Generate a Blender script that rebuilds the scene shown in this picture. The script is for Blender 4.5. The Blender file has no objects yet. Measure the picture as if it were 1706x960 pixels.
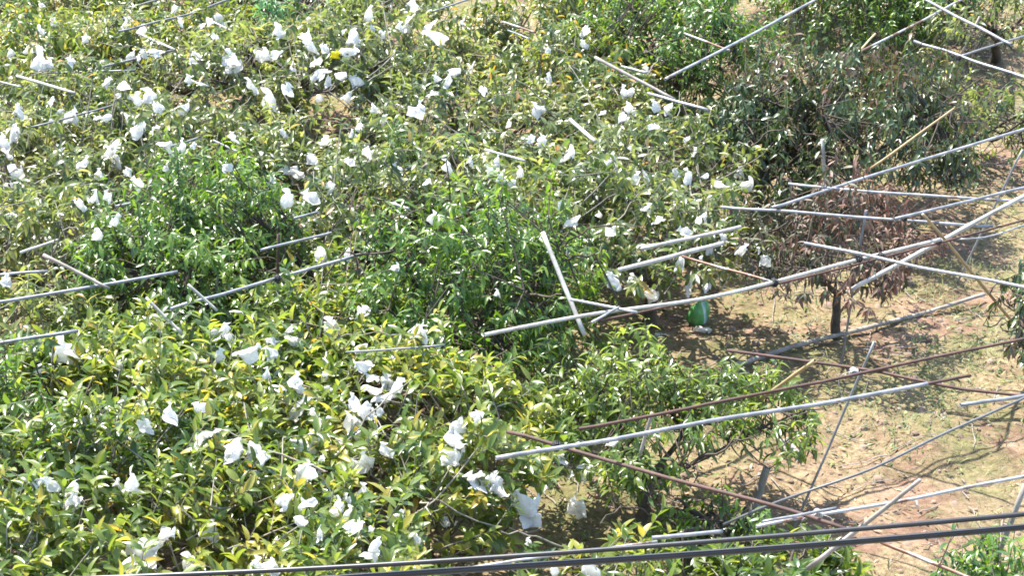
import bpy, math, random
import numpy as np
from mathutils import Vector

# ------------------------------------------------------------------ camera, light, exposure
scene = bpy.context.scene
COL = scene.collection
R = math.radians
CAM_H, PITCH, FPX = 7.3, R(24.4), 3184.0          # metres, downward pitch, focal length in photo pixels (1706 wide)
cam_d = bpy.data.cameras.new('camera'); cam = bpy.data.objects.new('camera', cam_d); COL.objects.link(cam)
cam.location = (0, 0, CAM_H); cam.rotation_euler = (math.pi/2 - PITCH, 0, 0)
cam_d.sensor_width = 36; cam_d.lens = 36*FPX/1706; cam_d.clip_start = .1; cam_d.clip_end = 600
scene.camera = cam

SUN_TO = Vector((-.40, .42, 1.15)).normalized()    # direction towards the sun: behind the orchard, a little left, high
world = bpy.data.worlds.new('World'); scene.world = world; world.use_nodes = True
nt = world.node_tree; bg = nt.nodes['Background']
sky = nt.nodes.new('ShaderNodeTexSky'); sky.sky_type = 'NISHITA'; sky.sun_disc = False
sky.sun_elevation = math.asin(SUN_TO.z); sky.sun_rotation = math.atan2(SUN_TO.x, SUN_TO.y)
nt.links.new(sky.outputs[0], bg.inputs[0]); bg.inputs[1].default_value = .15
sun_d = bpy.data.lights.new('sun', 'SUN'); sun = bpy.data.objects.new('sun', sun_d); COL.objects.link(sun)
sun_d.energy = 4.6; sun_d.angle = R(.5); sun_d.color = (1, .95, .87)
sun.rotation_euler = (-SUN_TO).to_track_quat('-Z', 'Y').to_euler(); sun.location = (-10, 30, 30)
vs = scene.view_settings; vs.view_transform = 'Standard'; vs.look = 'None'; vs.gamma = 1; vs.use_curve_mapping = False
vs.exposure = 1.9
scene.cycles.filter_width = 1.7
scene.cycles.max_bounces = 8; scene.cycles.transmission_bounces = 6; scene.cycles.diffuse_bounces = 4

# ------------------------------------------------------------------ helpers
rng = np.random.default_rng(7)
random.seed(7)
SP, CP = math.sin(PITCH), math.cos(PITCH)
def ray(px, py):
    d = np.array([px-853., FPX*CP + (480-py)*SP, -FPX*SP + (480-py)*CP]); return d/np.linalg.norm(d)
def at(px, py, z=0.):                               # a photo pixel met with the level plane at height z
    d = ray(px, py); t = (z-CAM_H)/d[2]; return np.array([0, 0, CAM_H]) + d*t
def at_depth(px, py, y):                            # ... with the upright plane at depth y
    d = ray(px, py); return np.array([0, 0, CAM_H]) + d*(y/d[1])
def scale_at(p):                                    # photo pixels per metre at a point
    return FPX/(p[1]*CP + (CAM_H-p[2])*SP)
def pix(p):
    v = np.asarray(p, float) - np.array([0, 0, CAM_H]); w = v[1]*CP - v[2]*SP
    return 853 + FPX*v[0]/w, 480 - FPX*(v[1]*SP + v[2]*CP)/w

def hash2(ix, iy, seed):
    h = np.sin(ix*127.1 + iy*311.7 + seed*74.7)*43758.5453; return h - np.floor(h)
def vnoise(x, y, seed=0):
    x = np.asarray(x, float); y = np.asarray(y, float)
    ix, iy = np.floor(x), np.floor(y); fx, fy = x-ix, y-iy
    fx = fx*fx*(3-2*fx); fy = fy*fy*(3-2*fy)
    a, b = hash2(ix, iy, seed), hash2(ix+1, iy, seed); c, d = hash2(ix, iy+1, seed), hash2(ix+1, iy+1, seed)
    return (a*(1-fx)+b*fx)*(1-fy) + (c*(1-fx)+d*fx)*fy
def fbm(x, y, seed=0):
    return .55*vnoise(x, y, seed) + .3*vnoise(x*2.1, y*2.1, seed+1) + .15*vnoise(x*4.3, y*4.3, seed+2)
def gz(x, y):
    return (fbm(np.asarray(x)*.5, np.asarray(y)*.5, 5)-.5)*.16 + (vnoise(np.asarray(x)*3.1, np.asarray(y)*3.1, 9)-.5)*.05 + (vnoise(np.asarray(x)*8.3, np.asarray(y)*8.3, 19)-.5)*.028

def make_mesh(name, v, quads=None, tris=None, mats=(), attrs=None, smooth=True, matidx=None):
    me = bpy.data.meshes.new(name)
    v = np.asarray(v, np.float32).reshape(-1, 3)
    me.vertices.add(len(v)); me.vertices.foreach_set('co', v.ravel())
    parts, starts, tot = [], [], []
    n0 = 0
    for f, k in ((quads, 4), (tris, 3)):
        if f is None or len(f) == 0: continue
        f = np.asarray(f, np.int32).reshape(-1, k)
        parts.append(f.ravel()); starts.append(n0 + np.arange(len(f))*k); n0 += f.size
    L = np.concatenate(parts); S = np.concatenate(starts).astype(np.int32)
    me.loops.add(len(L)); me.loops.foreach_set('vertex_index', L)
    me.polygons.add(len(S)); me.polygons.foreach_set('loop_start', S)
    if matidx is not None: me.polygons.foreach_set('material_index', np.asarray(matidx, np.int32))
    me.update(calc_edges=True); me.validate()
    if smooth: me.shade_smooth()
    for m in mats: me.materials.append(m)
    for k, a in (attrs or {}).items():
        at_ = me.attributes.new(k, 'FLOAT', 'POINT'); at_.data.foreach_set('value', np.asarray(a, np.float32))
    return me
def link(name, me, loc=(0, 0, 0), parent=None, rot=None):
    o = bpy.data.objects.new(name, me); COL.objects.link(o); o.location = loc
    if rot is not None: o.rotation_euler = rot
    if parent is not None: o.parent = parent
    return o
def tag(o, label=None, cat=None, group=None, kind=None):
    if label: o['label'] = label
    if cat: o['category'] = cat
    if group: o['group'] = group
    if kind: o['kind'] = kind
    return o
def norm(a): return a/np.maximum(np.linalg.norm(a, axis=-1, keepdims=True), 1e-9)

# ------------------------------------------------------------------ materials
def new_mat(name):
    m = bpy.data.materials.new(name); m.use_nodes = True
    n = m.node_tree.nodes; l = m.node_tree.links
    return m, n, l, n['Principled BSDF']
def ramp(n, stops):
    r = n.new('ShaderNodeValToRGB'); e = r.color_ramp.elements
    while len(e) < len(stops): e.new(.5)
    for k, (p, c) in enumerate(stops): e[k].position = p; e[k].color = (*c, 1)
    return r
def leaf_mat(name, stops, rough=.38, trans=.32, back=(1.25, 1.2, 1.5), hue=.475, tval=2.1):
    m, n, l, b = new_mat(name)
    a = n.new('ShaderNodeAttribute'); a.attribute_name = 'tone'
    r = ramp(n, stops); l.new(a.outputs['Fac'], r.inputs[0])
    g = n.new('ShaderNodeNewGeometry')
    mul = n.new('ShaderNodeMixRGB'); mul.blend_type = 'MULTIPLY'; l.new(g.outputs['Backfacing'], mul.inputs[0])
    l.new(r.outputs[0], mul.inputs[1]); mul.inputs[2].default_value = (*back, 1)   # paler leaf underside
    l.new(mul.outputs[0], b.inputs['Base Color'])
    b.inputs['Roughness'].default_value = rough; b.inputs['Specular IOR Level'].default_value = .7
    t = n.new('ShaderNodeBsdfTranslucent')
    hs = n.new('ShaderNodeHueSaturation'); hs.inputs['Hue'].default_value = hue; hs.inputs['Saturation'].default_value = 1.1; hs.inputs['Value'].default_value = tval
    l.new(r.outputs[0], hs.inputs['Color']); l.new(hs.outputs[0], t.inputs['Color'])
    mx = n.new('ShaderNodeMixShader'); mx.inputs[0].default_value = trans
    l.new(b.outputs[0], mx.inputs[1]); l.new(t.outputs[0], mx.inputs[2])
    l.new(mx.outputs[0], n['Material Output'].inputs[0])
    return m
def noise_mat(name, stops, scale=6, rough=.8, bump=.2, metal=0., detail=6, stretch=None, bscale=None, spec=None):
    m, n, l, b = new_mat(name)
    tc = n.new('ShaderNodeTexCoord'); mp = n.new('ShaderNodeMapping'); l.new(tc.outputs['Object'], mp.inputs[0])
    if stretch: mp.inputs['Scale'].default_value = stretch
    t = n.new('ShaderNodeTexNoise'); t.inputs['Scale'].default_value = scale; t.inputs['Detail'].default_value = detail; t.inputs['Roughness'].default_value = .65
    l.new(mp.outputs[0], t.inputs[0])
    r = ramp(n, stops); l.new(t.outputs[0], r.inputs[0]); l.new(r.outputs[0], b.inputs['Base Color'])
    b.inputs['Roughness'].default_value = rough; b.inputs['Metallic'].default_value = metal
    if spec is not None: b.inputs['Specular IOR Level'].default_value = spec
    if bump:
        t2 = n.new('ShaderNodeTexNoise'); t2.inputs['Scale'].default_value = bscale or scale*4; t2.inputs['Detail'].default_value = 4
        l.new(mp.outputs[0], t2.inputs[0])
        bp = n.new('ShaderNodeBump'); bp.inputs['Strength'].default_value = bump; bp.inputs['Distance'].default_value = .01
        l.new(t2.outputs[0], bp.inputs['Height']); l.new(bp.outputs[0], b.inputs['Normal'])
    return m

M = {}
M['leaf_front'] = leaf_mat('leaf_yellow_green', [(0, (.030, .070, .014)), (.35, (.065, .115, .020)), (.60, (.122, .172, .032)), (.84, (.195, .228, .050)), (.95, (.29, .27, .05)), (1, (.32, .23, .05))], rough=.32, trans=.46)
M['leaf_olive'] = leaf_mat('leaf_olive_green', [(0, (.030, .058, .018)), (.4, (.070, .108, .028)), (.7, (.125, .160, .044)), (.92, (.185, .205, .066)), (.98, (.23, .20, .06)), (1, (.27, .17, .055))], rough=.32, trans=.45, hue=.477, tval=2.15)
M['leaf_amber'] = leaf_mat('leaf_yellowing', [(0, (.034, .064, .016)), (.4, (.072, .115, .022)), (.68, (.125, .165, .03)), (.9, (.21, .205, .038)), (1, (.28, .17, .04))], rough=.38, trans=.42)
M['leaf_dark'] = leaf_mat('leaf_deep_green', [(0, (.024, .064, .010)), (.45, (.055, .118, .017)), (.8, (.100, .178, .029)), (1, (.16, .23, .043))], rough=.33, trans=.43, hue=.48, tval=2.25)
M['leaf_mid'] = leaf_mat('leaf_mid_green', [(0, (.030, .066, .015)), (.45, (.066, .120, .024)), (.8, (.12, .175, .036)), (1, (.17, .215, .05))], rough=.32, trans=.46, hue=.472, tval=2.3)
M['leaf_blue'] = leaf_mat('leaf_blue_green', [(0, (.03, .09, .035)), (.5, (.07, .18, .065)), (1, (.13, .26, .10))], rough=.5, trans=.4)
M['leaf_dull'] = leaf_mat('leaf_dull_brownish', [(0, (.026, .048, .015)), (.48, (.056, .092, .026)), (.70, (.10, .120, .038)), (.8, (.11, .078, .045)), (1, (.15, .085, .055))], rough=.34, trans=.30, hue=.495, tval=1.3, back=(1.1, 1.1, 1.0))
M['leaf_dead'] = leaf_mat('leaf_dry_brown', [(0, (.035, .05, .016)), (.25, (.06, .07, .024)), (.42, (.090, .055, .031)), (.75, (.145, .077, .046)), (1, (.21, .125, .08))], rough=.6, trans=.2, tval=1.4)
M['bark'] = noise_mat('bark_dark', [(.3, (.03, .024, .018)), (.7, (.11, .085, .065))], scale=9, rough=.9, bump=.5)
M['bark_pale'] = noise_mat('bark_grey', [(.3, (.10, .085, .065)), (.7, (.30, .27, .22))], scale=9, rough=.85, bump=.4)
M['zinc'] = noise_mat('galvanised_steel', [(.28, (.12, .122, .13)), (.46, (.20, .205, .215)), (.58, (.33, .33, .335)), (.66, (.15, .10, .08)), (.72, (.26, .255, .25))], scale=4.5, rough=.42, bump=.03, metal=.25)
M['zinc_dull'] = noise_mat('dull_galvanised_steel', [(.3, (.12, .12, .12)), (.7, (.25, .255, .26))], scale=6, rough=.5, bump=.08, metal=.3)
M['zinc_rust'] = noise_mat('galvanised_steel_with_rust', [(.40, (.34, .35, .37)), (.50, (.30, .28, .26)), (.56, (.13, .06, .035)), (.8, (.2, .10, .06))], scale=3.2, rough=.5, bump=.1, metal=.2)
M['rust'] = noise_mat('rusted_steel', [(.3, (.035, .019, .014)), (.55, (.075, .037, .027)), (.8, (.15, .085, .06))], scale=7, rough=.75, bump=.3)
M['white_pole'] = noise_mat('pale_weathered_pole', [(.28, (.17, .15, .125)), (.45, (.33, .31, .275)), (.7, (.50, .48, .44))], scale=6, rough=.6, bump=.1)
M['grey_wood'] = noise_mat('weathered_grey_wood', [(.3, (.14, .12, .10)), (.7, (.32, .285, .25))], scale=7, rough=.8, bump=.3)
M['bamboo'] = noise_mat('tan_bamboo', [(.3, (.24, .16, .075)), (.7, (.40, .29, .15))], scale=6, rough=.55, bump=.15)
M['hose'] = noise_mat('dark_grey_hose', [(.3, (.055, .06, .065)), (.7, (.11, .115, .12))], scale=6, rough=.5, bump=.05)
M['cable'] = noise_mat('black_cable_jacket', [(.3, (.010, .010, .011)), (.7, (.022, .022, .024))], scale=8, rough=.38, bump=.04)
M['rope'] = noise_mat('pale_rope', [(.3, (.28, .26, .24)), (.7, (.5, .48, .44))], scale=40, rough=.9, bump=.4)
M['rubber'] = noise_mat('black_rubber_strip', [(.3, (.012, .012, .012)), (.7, (.03, .03, .03))], scale=20, rough=.7, bump=.2)

def cloth_mat(name, col, trans, rough=.75, tcol=None):
    m, n, l, b = new_mat(name)
    b.inputs['Base Color'].default_value = (*col, 1); b.inputs['Roughness'].default_value = rough
    tc = n.new('ShaderNodeTexCoord'); t2 = n.new('ShaderNodeTexNoise'); t2.inputs['Scale'].default_value = 22; t2.inputs['Detail'].default_value = 5; l.new(tc.outputs['Object'], t2.inputs[0])
    bp = n.new('ShaderNodeBump'); bp.inputs['Strength'].default_value = .5; bp.inputs['Distance'].default_value = .02
    l.new(t2.outputs[0], bp.inputs['Height']); l.new(bp.outputs[0], b.inputs['Normal'])
    r = ramp(n, [(.35, tuple(c*.88 for c in col)), (.6, col)]); l.new(t2.outputs[0], r.inputs[0]); l.new(r.outputs[0], b.inputs['Base Color'])
    t = n.new('ShaderNodeBsdfTranslucent'); t.inputs[0].default_value = (*(tcol or col), 1)
    mx = n.new('ShaderNodeMixShader'); mx.inputs[0].default_value = trans
    l.new(b.outputs[0], mx.inputs[1]); l.new(t.outputs[0], mx.inputs[2]); l.new(mx.outputs[0], n['Material Output'].inputs[0])
    return m
M['bag'] = cloth_mat('white_fruit_bag', (.86, .85, .82), .55)
M['bag_old'] = cloth_mat('dusty_fruit_bag', (.62, .61, .58), .35)
M['yellow_bag'] = cloth_mat('yellow_plastic', (.80, .70, .03), .3, .4, (.8, .75, .05))

# ------------------------------------------------------------------ the ground
def axis(lo, hi, a, b, fine, coarse):
    return np.concatenate([np.linspace(lo, a, coarse, endpoint=False), np.arange(a, b, fine), np.linspace(b, hi, coarse)])
gx = axis(-260, 260, -9, 10, .05, 40); gy = axis(-60, 320, 9, 30, .05, 40)
X, Y = np.meshgrid(gx, gy); Z = gz(X, Y)
nx, ny = len(gx), len(gy)
idx = np.arange(nx*ny).reshape(ny, nx)
q = np.stack([idx[:-1, :-1], idx[:-1, 1:], idx[1:, 1:], idx[1:, :-1]], -1).reshape(-1, 4)
def ground_mat():
    m, n, l, b = new_mat('orchard_soil')
    tc = n.new('ShaderNodeTexCoord')
    def noise(s, d=6, r=.6):
        t = n.new('ShaderNodeTexNoise'); t.inputs['Scale'].default_value = s; t.inputs['Detail'].default_value = d; t.inputs['Roughness'].default_value = r
        l.new(tc.outputs['Object'], t.inputs[0]); return t
    soil = ramp(n, [(.34, (.055, .034, .024)), (.5, (.18, .110, .074)), (.66, (.32, .22, .155))]); l.new(noise(3.5, 9, .72).outputs[0], soil.inputs[0])
    straw = ramp(n, [(.38, (.11, .078, .044)), (.62, (.34, .255, .155))]); l.new(noise(18, 6, .8).outputs[0], straw.inputs[0])
    green = ramp(n, [(.3, (.045, .066, .020)), (.7, (.20, .205, .075))]); l.new(noise(14, 6, .8).outputs[0], green.inputs[0])
    f1 = ramp(n, [(.44, (0, 0, 0)), (.56, (1, 1, 1))]); l.new(noise(.9, 7, .7).outputs[0], f1.inputs[0])
    f2 = ramp(n, [(.44, (0, 0, 0)), (.62, (.8, .8, .8))]); l.new(noise(.62, 8, .75).outputs[0], f2.inputs[0])
    m1 = n.new('ShaderNodeMixRGB'); l.new(f1.outputs[0], m1.inputs[0]); l.new(soil.outputs[0], m1.inputs[1]); l.new(straw.outputs[0], m1.inputs[2])
    m2 = n.new('ShaderNodeMixRGB'); l.new(f2.outputs[0], m2.inputs[0]); l.new(m1.outputs[0], m2.inputs[1]); l.new(green.outputs[0], m2.inputs[2])
    l.new(m2.outputs[0], b.inputs['Base Color']); b.inputs['Roughness'].default_value = .95; b.inputs['Specular IOR Level'].default_value = .15
    bp = n.new('ShaderNodeBump'); bp.inputs['Strength'].default_value = .9; bp.inputs['Distance'].default_value = .04
    l.new(noise(16, 9, .75).outputs[0], bp.inputs['Height']); l.new(bp.outputs[0], b.inputs['Normal'])
    return m
tag(link('ground', make_mesh('ground', np.stack([X, Y, Z], -1), q, mats=[ground_mat()])), kind='structure')

# ------------------------------------------------------------------ leaves, twigs, limbs
def leaf_sheet(P, D, N, L, W, bend, fold, rows=4, twist=0.):
    """many leaves in one numpy batch: base P, direction D, face normal N, length L, width W; returns verts, quads, verts per leaf"""
    D = norm(D); S = norm(np.cross(D, N)); N = np.cross(S, D)
    t = np.linspace(0, 1, rows)
    prof = np.sin(np.pi*np.clip(t*.90+.05, 0, 1)**.85)**.8; prof[0] = .10; prof[-1] = .03
    n = len(P); V = np.zeros((n, rows, 3, 3), np.float32)
    bend = np.broadcast_to(bend, (n,)); fold = np.broadcast_to(fold, (n,))
    for k in range(rows):
        c = P + D*(L*t[k]*(1-.12*np.abs(bend)*t[k]))[:, None] - N*(L*bend*t[k]**2)[:, None]
        w = (W*.5*prof[k])[:, None]
        up = N*(W*.5*prof[k]*fold)[:, None]
        V[:, k, 0] = c - S*w + up; V[:, k, 1] = c; V[:, k, 2] = c + S*w + up
    base = np.arange(rows*3).reshape(rows, 3)
    f = []
    for k in range(rows-1):
        for j in range(2): f.append([base[k, j], base[k, j+1], base[k+1, j+1], base[k+1, j]])
    f = np.array(f)
    Q = (np.arange(n)[:, None, None]*(rows*3) + f[None]).reshape(-1, 4)
    return V.reshape(-1, 3), Q, rows*3
def tubes(paths, radii, sides):
    """paths (n, k, 3), radii (n, k) -> verts, quads"""
    n, k, _ = paths.shape
    T = norm(np.gradient(paths, axis=1))
    ref = np.where(np.abs(T[..., 2:3]) > .9, np.array([1., 0, 0]), np.array([0, 0, 1.]))
    U = norm(np.cross(T, ref)); Wv = np.cross(T, U)
    a = np.linspace(0, 2*np.pi, sides, endpoint=False)
    V = paths[:, :, None] + radii[:, :, None, None]*(np.cos(a)[None, None, :, None]*U[:, :, None] + np.sin(a)[None, None, :, None]*Wv[:, :, None])
    b = np.arange(k*sides).reshape(k, sides)
    f = np.stack([b[:-1], np.roll(b, -1, 1)[:-1], np.roll(b, -1, 1)[1:], b[1:]], -1).reshape(-1, 4)
    Q = (np.arange(n)[:, None, None]*(k*sides) + f[None]).reshape(-1, 4)
    return V.reshape(-1, 3), Q
def merge(parts):
    vs_, qs_, o = [], [], 0
    for v, q_ in parts: vs_.append(v); qs_.append(q_+o); o += len(v)
    return np.concatenate(vs_), np.concatenate(qs_)

SPECIES = {   # leaf length/width, angle from the shoot, droop, bend, fold, leaves per shoot, shoot length, shoots per m2 of crown, leaf tone spread
    'broad':  dict(L=.127, W=.042, ang=58, droop=.22, bend=.30, fold=.55, n=12, sl=.34, dens=106, up=.75, out=.45, zlow=.46),
    'broad_far': dict(L=.116, W=.038, ang=64, droop=.62, bend=.40, fold=.5, n=12, sl=.34, dens=74, up=.6, out=.5, zlow=.44),
    'narrow': dict(L=.105, W=.028, ang=60, droop=.75, bend=.36, fold=.45, n=17, sl=.40, dens=135, up=.75, out=.45, zlow=.22),
    'hanging': dict(L=.105, W=.029, ang=60, droop=1.2, bend=.3, fold=.5, n=15, sl=.38, dens=105, up=.75, out=.5, zlow=.36),
    'dry': dict(L=.10, W=.024, ang=60, droop=1.1, bend=.35, fold=.6, n=13, sl=.36, dens=95, up=.7, out=.5, zlow=.40),
    'sparse': dict(L=.115, W=.034, ang=60, droop=.9, bend=.25, fold=.4, n=12, sl=.36, dens=48, up=.6, out=.55, zlow=.30),
}
TREES = []; SID = [0]
def envelope(T, x, y):
    dx, dy = x-T['c'][0], y-T['c'][1]
    r = np.hypot(dx, dy); ph = np.arctan2(dy, dx)
    Rr = T['R']*(1 + .16*np.sin(2*ph+T['s']) + .12*np.sin(3*ph+2.1*T['s']) + .08*np.sin(5*ph+3.7*T['s']))
    u = r/Rr
    top = T['H']*(1-T['dome']*np.clip(u, 0, 1.2)**2.4)*(.66+.62*fbm(x*2.2, y*2.2, T['s']))
    return np.where(u < 1, top, -1), u
def tree(name, cat, label, species, leaf, cpx, R_, H, base=None, z=1.15, dome=.32, gaps=.30, bark='bark', dens=1., group=None, trunk=True, tone=(0, 1), limbs=6, trunk_r=.05, zlow_k=None, side=0., sid=None):
    """cpx = photo pixel of the crown centre at height z (or base = pixel of the trunk's foot)"""
    if sid is None: sid = SID[0]; SID[0] += 1
    sp = SPECIES[species]; seed = sid*1.37+.3
    r_ = np.random.default_rng(100+sid)
    c = at(*cpx, z)[:2]
    foot = at(*base, 0)[:2] if base else c + r_.uniform(-.12, .12, 2)
    T = dict(c=c, R=R_, H=H, s=seed, dome=dome, label=label, name=name); TREES.append(T)
    root = bpy.data.objects.new(name, None); COL.objects.link(root); f0 = float(gz(*foot))
    root.location = (foot[0], foot[1], f0); root.empty_display_size = .2
    tag(root, label, cat, group)
    org = np.array([foot[0], foot[1], f0])
    # limbs
    fork = np.array([*(foot*.75+c*.25), H*(.30 if species.startswith('broad') else .26)])
    tp = np.linspace(0, 1, 6)[:, None]
    tr = np.array([foot[0], foot[1], f0-.06])*(1-tp) + fork*tp + np.concatenate([r_.normal(0, .018, (6, 2)), np.zeros((6, 1))], 1)*np.sin(np.pi*tp)
    tv = tubes(tr[None], np.linspace(trunk_r*1.35, trunk_r*.95, 6)[None], 9)
    nodes, limb_parts = [], []
    for k in range(limbs):
        ph = 2*np.pi*(k+r_.uniform(-.3, .3))/limbs
        rr = R_*r_.uniform(.6, .85)
        end = np.array([c[0]+rr*np.cos(ph), c[1]+rr*np.sin(ph), H*r_.uniform(.55, .74)])
        t = np.linspace(0, 1, 8)[:, None]
        mid = fork*.5 + end*.5 + np.array([0, 0, -.04]) + r_.normal(0, .05, 3)
        pth = fork*(1-t)**2 + mid*2*t*(1-t) + end*t**2 + r_.normal(0, .018, (8, 3))*np.sin(np.pi*t)
        limb_parts.append(tubes(pth[None], np.linspace(trunk_r*.62, trunk_r*.16, 8)[None], 7)); nodes.append(pth[2:])
        for j in range(3):
            b0 = pth[r_.integers(2, 7)]; pa = ph + r_.uniform(-1.1, 1.1)
            e = b0 + np.array([np.cos(pa), np.sin(pa), r_.uniform(.1, .75)])*R_*r_.uniform(.28, .5)
            e[2] = min(e[2], H*.85)
            p2 = b0*(1-t) + e*t + r_.normal(0, .016, (8, 3))*np.sin(np.pi*t)
            limb_parts.append(tubes(p2[None], np.linspace(trunk_r*.28, trunk_r*.10, 8)[None], 5)); nodes.append(p2[2:])
    nodes = np.concatenate(nodes)
    # shoots
    n = int(sp['dens']*dens*np.pi*R_*R_*1.55)
    ph = r_.uniform(0, 2*np.pi, n); rad = R_*1.3*np.sqrt(r_.uniform(0, 1, n))
    x, y = c[0]+rad*np.cos(ph), c[1]+rad*np.sin(ph)
    top, u = envelope(T, x, y)
    keep = (top > 0) & (fbm(x*2.3+9, y*2.3, seed+4) > gaps*r_.uniform(.6, 1.25, n))
    x, y, top, u = x[keep], y[keep], top[keep], u[keep]; n = len(x)
    zlow = H*(zlow_k or sp['zlow'])*(1.0+.35*np.clip(u, 0, 1)*(1 if species.startswith('broad') else -.25))
    zt = zlow + (top-zlow)*r_.uniform(0, 1, n)**.55 + (r_.uniform(0, 1, n) > .93)*r_.uniform(.05, .28, n)
    ax = np.stack([(x-c[0])/R_*sp['out'], (y-c[1])/R_*sp['out'], np.full(n, sp['up'])], -1) + r_.normal(0, .36, (n, 3)); ax[:, 2] = np.maximum(ax[:, 2], .05); ax = norm(ax)
    sl = sp['sl']*r_.uniform(.65, 1.25, n)
    tip = np.stack([x, y, zt], -1); base_ = tip - ax*sl[:, None]; base_[:, 2] = np.maximum(base_[:, 2], zlow*.86)
    ax = tip-base_; sl = np.linalg.norm(ax, axis=1); ax = norm(ax)
    d2 = ((base_[:, None]-nodes[None])**2).sum(-1); near = nodes[d2.argmin(1)]
    t = np.linspace(0, 1, 4)[None, :, None]
    mid = base_*.5+near*.5 + r_.normal(0, .03, (n, 3)); mid[:, 2] -= .02
    twig = near[:, None]*(1-t)**2 + mid[:, None]*2*t*(1-t) + base_[:, None]*t**2
    tw = tubes(twig, np.linspace(.0075, .0045, 4)[None]*np.ones((n, 1)), 4)
    t = np.linspace(0, 1, 3)[None, :, None]
    sh = tubes(base_[:, None]*(1-t)+tip[:, None]*t, np.linspace(.0045, .0022, 3)[None]*np.ones((n, 1)), 4)
    # leaves: alternate along each shoot, crowded at its tip
    k = sp['n']; N = n*k
    s = np.linspace(.12, 1, k)[None]**.8 + r_.uniform(-.04, .04, (n, k))
    P = base_[:, None] + ax[:, None]*(sl[:, None]*s)[..., None]
    uu = norm(np.cross(ax, np.array([.3, .2, 1.])+r_.normal(0, .2, (n, 3)))); vv = np.cross(ax, uu)
    phi = r_.uniform(0, 6.28, (n, 1)) + 2.4*np.arange(k)[None] + r_.normal(0, .35, (n, k))
    rad3 = np.cos(phi)[..., None]*uu[:, None] + np.sin(phi)[..., None]*vv[:, None]
    ang = np.radians(sp['ang'])*(1.15-.55*s) + r_.normal(0, .22, (n, k))
    D = np.cos(ang)[..., None]*ax[:, None] + np.sin(ang)[..., None]*rad3
    D[..., 2] -= sp['droop']*r_.uniform(.4, 1.4, (n, k))
    D = norm(D)
    Nn = ax[:, None]*.55 + np.array([0, 0, .75]) - rad3*.15 + r_.normal(0, .28, (n, k, 3))
    Lf = sp['L']*r_.uniform(.62, 1.18, (n, k))*(1-.25*(s > .95)); Wf = sp['W']*Lf/sp['L']*r_.uniform(.85, 1.2, (n, k))
    tone_ = np.clip(.5 + r_.normal(0, .17, (n, k)) + r_.normal(0, .13, (n, 1)) + .22*(s-.55) + (fbm(x*1.3, y*1.3, 40+seed)-.5)[:, None]*.6 + (side*(x-c[0])/R_)[:, None], 0, .93)
    odd = r_.uniform(0, 1, (n, k)) > .975; tone_ = np.where(odd, r_.uniform(.93, 1, (n, k)), tone_)
    tone_ = tone[0] + tone_*(tone[1]-tone[0])
    alive = r_.uniform(0, 1, N) > .10
    f = lambda a: a.reshape(N, -1)[alive]
    LV, LQ, per = leaf_sheet(f(P), f(D), f(Nn), f(Lf)[:, 0], f(Wf)[:, 0], (sp['bend']*r_.uniform(.1, 2., alive.sum())), sp['fold']*r_.uniform(.3, 1.5, alive.sum()), rows=5)
    crown = link('crown', make_mesh('crown', LV-org, LQ, mats=[M[leaf]], attrs={'tone': np.repeat(f(tone_)[:, 0], per)}), parent=root)
    link('trunk', make_mesh('trunk', tv[0]-org, tv[1], mats=[M[bark]]), parent=root)
    v, q_ = merge(limb_parts); link('limbs', make_mesh('limbs', v-org, q_, mats=[M[bark]]), parent=root)
    bare = []
    for b_ in range(int(R_*(7 if species.startswith('broad') else 3))):
        p0 = nodes[r_.integers(len(nodes))]; a_ = r_.uniform(0, 6.28); ln = r_.uniform(.35, .8)
        p2 = p0 + np.array([np.cos(a_)*ln, np.sin(a_)*ln, r_.uniform(.15, .55)])
        e_ = float(envelope(T, p2[0], p2[1])[0]); p2[2] = max(p2[2], e_-.04) if e_ > 0 else p2[2]
        t1 = np.linspace(0, 1, 9)[:, None]; m1 = (p0+p2)/2 + np.array([0, 0, r_.uniform(-.05, .22)])
        pp = p0*(1-t1)**2 + m1*2*t1*(1-t1) + p2*t1**2 + r_.normal(0, .010, (9, 3))
        bare.append(tubes(pp[None], np.linspace(.0085, .0035, 9)[None], 5))
    v, q_ = merge([tw, sh]+bare); link('twigs', make_mesh('twigs', v-org, q_, mats=[M['bark_pale' if species.startswith('broad') else 'bark']]), parent=root)
    T['short'] = label; T['leaves'] = int(alive.sum())
    return root

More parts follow.
